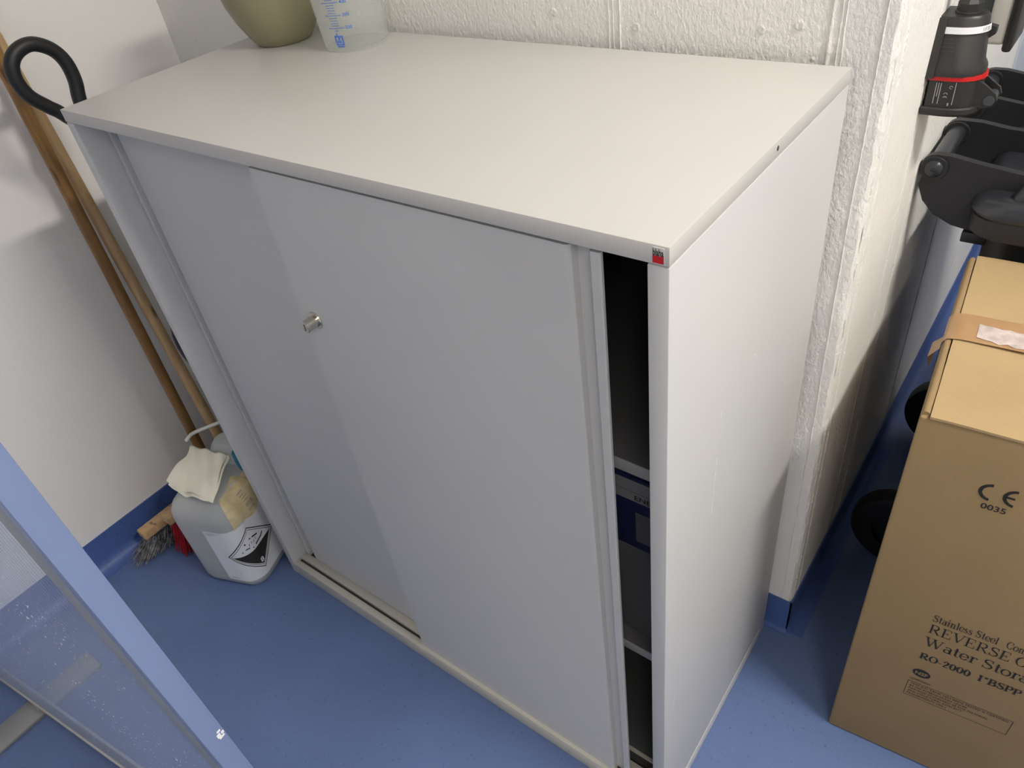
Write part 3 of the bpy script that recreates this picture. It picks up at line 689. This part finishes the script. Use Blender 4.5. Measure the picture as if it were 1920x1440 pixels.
# ------------------------------------------------------------------ translucent partition in the foreground
ps = thing('partition_screen', 'freestanding translucent ribbed screen with pale blue edge in the foreground', 'partition', (-0.2, -0.55, 0))
pa = math.atan2(-0.431+0.568, 0.739+0.364)
PL = 1.62; PH = 1.95
Tm = Matrix.Translation((0.740, -0.4335, 0)) @ Matrix.Rotation(pa, 4, 'Z')   # local: x<0 along the screen, y thickness
def loc(me): me.transform(Tm); return me
link('edge_profile', loc(boxm(-0.012, 0.0, 0.0, 0.0215, 0.022, PH, 0.0012)), 'lav', ps)
link('side_gasket', loc(boxm(-0.045, -0.012, 0.0012, 0.0203, 0.034, PH-0.012, 0.0006)), 'gasket', ps)
link('edge_profile', loc(boxm(-PL-0.012, -PL, 0.0, 0.0215, 0.022, PH, 0.0012)), 'lav', ps)
link('bottom_rail', loc(boxm(-PL, -0.012, 0.0, 0.0215, 0.016, 0.034, 0.001)), 'alu', ps)
link('top_rail', loc(boxm(-PL, -0.012, 0.0, 0.0215, PH-0.012, PH, 0.001)), 'alu', ps)
# ribbed pane: one sheet whose near face carries flutes
def ribbed():
    n = 1200; v, f = [], []; x0, x1 = -PL, -0.045
    xs = [x0+(x1-x0)*i/n for i in range(n+1)]
    for i, x in enumerate(xs): y = 0.0042+0.0010*math.cos(2*PI*x/0.010); v += [(x, y, 0.034), (x, y, PH-0.012)]
    for i in range(n): f.append((2*i, 2*i+2, 2*i+3, 2*i+1))
    k = len(v); v += [(x0, 0.016, 0.034), (x0, 0.016, PH-0.012), (x1, 0.016, 0.034), (x1, 0.016, PH-0.012)]
    f.append((k, k+1, k+3, k+2)); f.append((0, 1, k+1, k)); f.append((2*n, k+2, k+3, 2*n+1))
    f.append(tuple([2*i for i in range(n+1)]+[k+2, k])); f.append(tuple([2*i+1 for i in range(n+1)]+[k+3, k+1]))
    return shade(mesh('pane', v, f), 50)
link('ribbed_pane', loc(ribbed()), 'pane', ps)
for x in (-0.212, -0.72):
    yy = -0.431+(x-0.739)*math.tan(pa)
    link('foot', boxm(x-0.031, x+0.031, yy-0.135, yy+0.135, 0.0, 0.009, 0.002), 'steel_foot', ps)
    link('foot_bracket', boxm(x-0.02, x+0.02, yy-0.004, yy+0.022, 0.008, 0.018, 0.001), 'steel_foot', ps)
chip = flat([rect2(0.0, 0.0, 0.006, 0.003), rect2(-0.001, 0.003, 0.003, 0.009), rect2(0.004, 0.004, 0.007, 0.008), rect2(0.001, 0.010, 0.005, 0.013)], lambda u, v: (0.0004, 0.0135+u, 0.745+v))
link('paint_chip', loc(chip), 'white_paint', ps)

# ------------------------------------------------------------------ cardboard box
BX, BY, BA = 1.175, 0.312, math.radians(4.5)
BW, BD, BH = 0.43, 0.395, 0.778
cb = thing('cardboard_box', 'tall brown cardboard box with black print, beside the cabinet', 'box', (BX, BY, 0), BA)
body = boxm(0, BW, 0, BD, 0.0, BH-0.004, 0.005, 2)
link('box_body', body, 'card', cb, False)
def flap(x0, x1, y0, y1, seed):
    r = random.Random(seed); n, m = 18, 14; v, f = [], []
    for lay in (0, 1):
        for i in range(n+1):
            for j in range(m+1):
                a, b = i/n, j/m
                z = BH-0.0005+0.0022*math.sin(5*a+seed)*math.sin(3.1*b)+0.0012*math.sin(13*a-7*b+seed)
                v.append((x0+(x1-x0)*a, y0+(y1-y0)*b, z-0.0035*lay))
    q = (n+1)*(m+1)
    for i in range(n):
        for j in range(m):
            k = i*(m+1)+j; f += [(k, k+m+1, k+m+2, k+1), (q+k, q+k+1, q+k+m+2, q+k+m+1)]
    for i in range(n): k = i*(m+1); f += [(k, k+m+1, q+k+m+1, q+k), (k+m, q+k+m, q+k+2*m+1, k+2*m+1)]
    for j in range(m): f += [(j, q+j, q+j+1, j+1), (n*(m+1)+j, n*(m+1)+j+1, q+n*(m+1)+j+1, q+n*(m+1)+j)]
    return shade(mesh('flap', v, f), 40)
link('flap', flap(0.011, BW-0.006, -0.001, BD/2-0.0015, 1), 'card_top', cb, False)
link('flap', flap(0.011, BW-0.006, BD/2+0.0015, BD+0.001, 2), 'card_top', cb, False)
link('inner_flap_fold', tube([(0.006, 0.006+i*(BD-0.012)/12, BH-0.003+0.001*math.sin(i)) for i in range(13)], 0.0045, 8), 'card', cb, False)
def strip(pts, y0, y1, z):
    v, f = [], []
    for i, (x, zz, j) in enumerate(pts): v += [(x, y0+j, zz), (x, y1+j*0.5, zz)]
    for i in range(len(pts)-1): f.append((2*i, 2*i+1, 2*i+3, 2*i+2))
    return mesh('strip', v, f, True)
ty0, ty1 = BD/2-0.034, BD/2+0.030
tape = link('packing_tape', strip([(-0.0009, BH-0.105, 0.004), (-0.0009, BH-0.06, 0), (-0.0012, BH-0.006, 0), (0.004, BH+0.0022, 0), (0.02, BH+0.0042, 0.001), (0.10, BH+0.0042, 0), (0.25, BH+0.0042, 0), (BW-0.004, BH+0.0042, 0)], ty0, ty1, 0), 'tape', cb, False)
link('torn_patch', strip([(0.036+i*0.009, BH+0.0050, random.uniform(-0.005, 0.005)) for i in range(42)], ty0+0.008, ty1-0.022, 0), 'tape_torn', tape, False)
link('loose_tape_end', mesh('lt', [(-0.001, ty0+0.02, BH-0.03), (-0.001, ty0+0.05, BH-0.03), (-0.012, ty0+0.052, BH-0.045), (-0.013, ty0+0.022, BH-0.050), (-0.008, ty0+0.02, BH-0.065), (-0.007, ty0+0.048, BH-0.062)], [(0, 1, 2, 3), (3, 2, 5, 4)], True), 'tape', tape, False)
FB = lambda u, v: (u, -0.0007, v)
def prt(name, shapes): return link(name, flat(shapes, FB), 'ink', cb, False)
def fit(s, x0, y0, cap, width, **kw):
    t = text2d(s, cap, **kw); k = width/t[2]; return [(x0+a*k, y0+b) for a, b in t[0]], t[1]
prt('conformity_mark', [arc2(0.0985, 0.6845, 0.0125, 95, 265, 0.0042), arc2(0.1245, 0.6845, 0.0125, 95, 265, 0.0042), rect2(0.1125, 0.6828, 0.1228, 0.6862)])
prt('conformity_number', [fit('0035', 0.0918, 0.6555, 0.0095, 0.0275, bold=0.02)])
prt('print_line', [serif_text('Stainless Steel', 0.0910, 0.4035, 0.0165, 0.0830), serif_text('Connection', 0.1835, 0.4035, 0.0165, 0.0610)])
prt('print_line', [serif_text('REVERSE', 0.0910, 0.3745, 0.0215, 0.1050), serif_text('OSMOSIS', 0.2010, 0.3745, 0.0215, 0.0980)])
prt('print_line', [serif_text('Water', 0.0915, 0.3410, 0.0225, 0.0700), serif_text('Storage', 0.1680, 0.3410, 0.0225, 0.0840), serif_text('Tank', 0.2600, 0.3410, 0.0225, 0.0580)])
prt('print_line', [serif_text('RO-2000', 0.0930, 0.3050, 0.0155, 0.0690, 0.21, 0.075), serif_text('1"BSPP', 0.1700, 0.3050, 0.0155, 0.0570, 0.21, 0.075)])
ov = [(0.1045+0.0125*math.cos(2*PI*i/36), 0.2665+0.0105*math.sin(2*PI*i/36)) for i in range(36)]
nsf = prt('seal_oval', [(ov, [tuple(range(36))])])
tn = fit('NSF', 0.0955, 0.2625, 0.0082, 0.0180, bold=0.03)
link('seal_lettering', flat([tn], lambda u, v: (u, -0.0012, v)), 'card', nsf, False)
prt('print_line', [fit('COMPONENT', 0.0915, 0.2435, 0.0048, 0.030)])
ls = [('THIS R.O TANK HAS BEEN TESTED & CERTIFIED', 0.136), ('BY NSF INTERNATIONAL UNDER', 0.082), ('NSF/ANSI STANDARD 58 FOR MATERIAL', 0.112), ('AND STRUCTURAL INTEGRITY', 0.078), ('REQUIREMENTS ONLY', 0.058)]
prt('print_line', [fit(s, 0.0955, 0.2300-i*0.0072, 0.0046, w_) for i, (s, w_) in enumerate(ls)])
prt('print_frame', [line2([(0.0915, 0.1965), (0.2365, 0.1965), (0.2365, 0.2375), (0.0915, 0.2375)], 0.0008, True)])

# ------------------------------------------------------------------ wheelie bin behind the box
bn = thing('wheelie_bin', 'black two wheeled waste bin with ribbed lid behind the cardboard box', 'bin', (1.0615, 0.950, 0))
bn.scale = (1, 1, 0.987)
def sec(x0, x1, hy, z, r=0.05): return [(x, y, z) for x, y in rrect((x1-x0)/2, hy, r, 6, (x0+x1)/2, 0)]
link('bin_body', loft([sec(0.125, 0.46, 0.175, 0.03), sec(0.115, 0.48, 0.186, 0.06), sec(0.092, 0.545, 0.200, 0.62), sec(0.085, 0.56, 0.204, 0.842)], ang=50), 'black', bn, False)
link('bin_rim', loft([sec(0.070, 0.59, 0.240, 0.815), sec(0.064, 0.596, 0.246, 0.819), sec(0.062, 0.60, 0.248, 0.848), sec(0.068, 0.592, 0.241, 0.856)], ang=50), 'black', bn, False)
lid = link('bin_lid', loft([sec(0.062, 0.60, 0.250, 0.852), sec(0.060, 0.603, 0.252, 0.857), sec(0.066, 0.597, 0.247, 0.872), sec(0.080, 0.585, 0.236, 0.880)], ang=50), 'black_gloss', bn, False)
for y0, y1 in ((-0.235, -0.205), (-0.178, -0.065), (-0.045, 0.045), (0.065, 0.178), (0.205, 0.235)):
    c_, h_ = (y0+y1)/2, (y1-y0)/2
    link('lid_panel', loft([[(x, y, z) for x, y in rrect(0.225-i, h_-i*0.5, 0.03, 6, 0.335, c_)] for z, i in ((0.868, 0.0), (0.886, 0.003), (0.897, 0.011), (0.901, 0.022))], ang=60), 'black_gloss', lid, False)
def ear(y, t, main):
    a = [(-0.020*math.sin(PI*i/8)*1.0+0.0, 0.900+0.021*math.cos(PI*i/8)) for i in range(0, 7)]
    lower = [(-0.017, 0.870), (-0.006, 0.845), (0.014, 0.824), (0.042, 0.811), (0.075, 0.806), (0.110, 0.806)] if main else [(-0.014, 0.874), (-0.004, 0.862), (0.012, 0.853), (0.04, 0.846), (0.10, 0.846)]
    top = [(0.50, 0.890), (0.44, 0.903), (0.30, 0.915), (0.20, 0.918), (0.13, 0.912), (0.07, 0.915), (0.03, 0.921)] if not main else [(0.50, 0.888), (0.40, 0.897), (0.22, 0.905), (0.13, 0.905), (0.06, 0.914), (0.02, 0.921)]
    pts = a+lower+[(0.13, 0.855), (0.50, 0.870)]+top
    return extrude_poly(pts, 'y', y-t/2, y+t/2, 30)
for y, m_ in ((-0.197, True), (-0.055, False), (0.055, False), (0.197, True)):
    e_ = link('hinge_arm', ear(y, 0.013, m_), 'black', bn, False)
    link('arm_ring', lathe([(0.0135, -0.010), (0.0185, -0.010), (0.0195, -0.008), (0.0195, 0.008), (0.0185, 0.010), (0.0135, 0.010)], 28, (0, y, 0.900), 'y'), 'black', e_, False)
for y0, y1 in ((-0.19, -0.06), (0.06, 0.19)): link('grip_bar', tube([(0, y0, 0.900), (0, y1, 0.900)], 0.0135, 24), 'black_gloss', bn, False)
for y, s in ((-0.205, -1), (0.205, 1)):
    link('bolt', lathe([(0, y+s*0.005), (0.003, y+s*0.005), (0.0035, y+s*0.007), (0.011, y+s*0.006), (0.0135, y+s*0.003), (0.0135, y-s*0.004)], 28, (0, 0, 0.900), 'y'), 'black_gloss', bn, False)
link('latch_block', boxm(0.060, 0.095, -0.205, -0.185, 0.786, 0.804, 0.002), 'black', bn, False)
link('axle', tube([(0.105, -0.21, 0.1), (0.105, 0.21, 0.1)], 0.011, 14), 'black', bn, False)
for y in (-0.204, 0.204):
    wh = link('wheel', lathe([(0.055, -0.020), (0.085, -0.022), (0.096, -0.019), (0.0985, -0.012), (0.0985, 0.012), (0.096, 0.019), (0.085, 0.022), (0.055, 0.020)], 44, (0.105, y, 0.0985), 'y'), 'rubber', bn, False)
    link('hub', lathe([(0, -0.018), (0.02, -0.018), (0.022, -0.012), (0.056, -0.010), (0.056, 0.010), (0.022, 0.012), (0.02, 0.018), (0, 0.018)], 32, (0.105, y, 0.0985), 'y'), 'black', wh, False)

# ------------------------------------------------------------------ wall sockets on the return face
sk = thing('industrial_socket', 'anthracite industrial wall socket with a red ring and hinged cover', 'socket', (XP, 0.682, 1.012))
sk.scale = (0.8, 0.8, 0.8)
def ssec(z, dx, hy, cx0=0.0, r=0.02, x0=0.0):   # half-round outline: flat against the wall, rounded outwards
    pts = [(x0, -hy), (x0+dx*0.45, -hy)]
    for i in range(1, 8):
        a = -PI/2+PI*i/8; pts.append((x0+dx*0.45+dx*0.55*math.cos(a), hy*math.sin(a)))
    pts += [(x0+dx*0.45, hy), (x0, hy)]
    return [(x, y, z) for x, y in pts]
sb = link('socket_housing', loft([ssec(0.054, 0.080, 0.043), ssec(0.064, 0.080, 0.043), ssec(0.074, 0.074, 0.037), ssec(0.138, 0.066, 0.032), ssec(0.142, 0.062, 0.030)], ang=35), 'char', sk, False)
link('mounting_flange', loft([[(x, y, z) for x, y in ((0, -hy), (0.012, -hy), (0.012, hy), (0, hy))] for z, hy in ((0.052, 0.050), (0.132, 0.037), (0.141, 0.034))], ang=30), 'char', sk, False)
link('red_ring', loft([[(x+0.004, y, z) for x, y, _ in ssec(0, 0.0795, 0.0405)] for z in (0.047, 0.054)], ang=35), 'red', sk, False)
lw = link('socket_collar', loft([[(x+0.006, y, z) for x, y, _ in ssec(0, 0.075, 0.040)] for z in (0.004, 0.049)], ang=35), 'char', sk, False)
cv = link('hinged_cover', loft([[(x+0.002, y, z) for x, y, _ in ssec(0, dx, hy)] for z, dx, hy in ((-0.010, 0.080, 0.042), (-0.006, 0.085, 0.045), (0.002, 0.085, 0.045), (0.004, 0.082, 0.043))], ang=35), 'char', sk, False)
for y in (-0.017, 0.017): link('hinge_lug', extrude_poly([(0.072, 0.046), (0.083, 0.041), (0.104, 0.026), (0.108, 0.016), (0.103, 0.006), (0.094, 0.002), (0.080, 0.002), (0.072, 0.006)], 'y', y-0.003, y+0.003), 'char', sk, False)
link('hinge_pin', tube([(0.097, -0.022, 0.015), (0.097, 0.022, 0.015)], 0.008, 18), 'char2', sk, False)
link('latch', extrude_poly([(0.058, 0.125), (0.078, 0.120), (0.078, 0.110), (0.066, 0.100), (0.058, 0.098)], 'y', 0.004, 0.018), 'char', sk, False)
link('cable_gland', loft([[(0.034+r*math.cos(2*PI*k/8), r*math.sin(2*PI*k/8), z) for k in range(8)] for z, r in ((0.141, 0.020), (0.144, 0.020), (0.145, 0.0185), (0.157, 0.0185), (0.163, 0.0150))], ang=20), 'char', sk, False)
link('conduit', tube([(0.034, 0, 0.160), (0.034, 0, 0.9)], 0.0125, 20), 'grey_pl', sk, False)
def outl(z, k, off):    # point on the housing's outer outline, k metres from its middle, at height z
    t = (z-0.074)/0.064; dx = 0.074+(0.066-0.074)*t; hy = 0.037+(0.032-0.037)*t
    a = max(-PI/2, min(PI/2, k/(hy)))
    if k/hy < -PI/2: return (dx*0.45+(k/hy+PI/2)*hy, -hy-off, z)
    return (dx*0.45+(dx*0.55+off)*math.cos(a), (hy+off)*math.sin(a), z)
wl = link('white_label_strip', flat([rect2(-0.078, 0.118, 0.000, 0.128, 20)], lambda u, v: outl(v, u, 0.0022)), 'label', sk, False)
link('label_lettering', flat([put(text2d('1F35', 0.006), -0.022, 0.120)], lambda u, v: outl(v, u, 0.0028)), 'ink_grey', wl, False)
link('grip_ribs', flat([rect2(-0.082, z, -0.058, z+0.0012, 6) for z in (0.092, 0.098, 0.104, 0.110)], lambda u, v: outl(v, u, 0.0020)), 'char2', sk, False)
def oc(u, v):
    hy = 0.040; dx = 0.075
    if u/hy < -PI/2: return (0.006+dx*0.45+(u/hy+PI/2)*hy, -hy-0.0012, v)
    a = u/hy; return (0.006+dx*0.45+(dx*0.55+0.0012)*math.cos(a), (hy+0.0012)*math.sin(a), v)
sh = [rect2(-0.085+i*0.0035, 0.010+0.012*(i % 2), -0.0838+i*0.0035, 0.044, 1) for i in range(3)]
sh += [arc2(-0.068, 0.026, 0.0028, 5, 175, 0.0009, 10), arc2(-0.068, 0.0205, 0.0028, 5, 175, 0.0009, 10), rect2(-0.0684, 0.0205, -0.0676, 0.0235, 1), arc2(-0.062, 0.038, 0.0022, 0, 300, 0.0008, 10), rect2(-0.0565, 0.010, -0.0555, 0.046, 1), rect2(-0.0625, 0.008, -0.0605, 0.013, 1)]
link('type_plate', flat(sh, oc), 'ink_grey', lw, False)

s2 = thing('wall_outlet_box', 'black box with pale grey cover strip on the wall behind the socket', 'outlet', (XP, 0.785, 1.0))
link('outlet_base', boxm(0, 0.043, 0.004, 0.085, 0.062, 0.30, 0.004), 'char2', s2, False)
link('outlet_cover', boxm(0.038, 0.064, 0.0, 0.080, 0.056, 0.31, 0.006, 3), 'grey_pl', s2, False)
link('outlet_flap', boxm(0.062, 0.074, -0.003, 0.084, 0.048, 0.31, 0.004), 'char', s2, False)
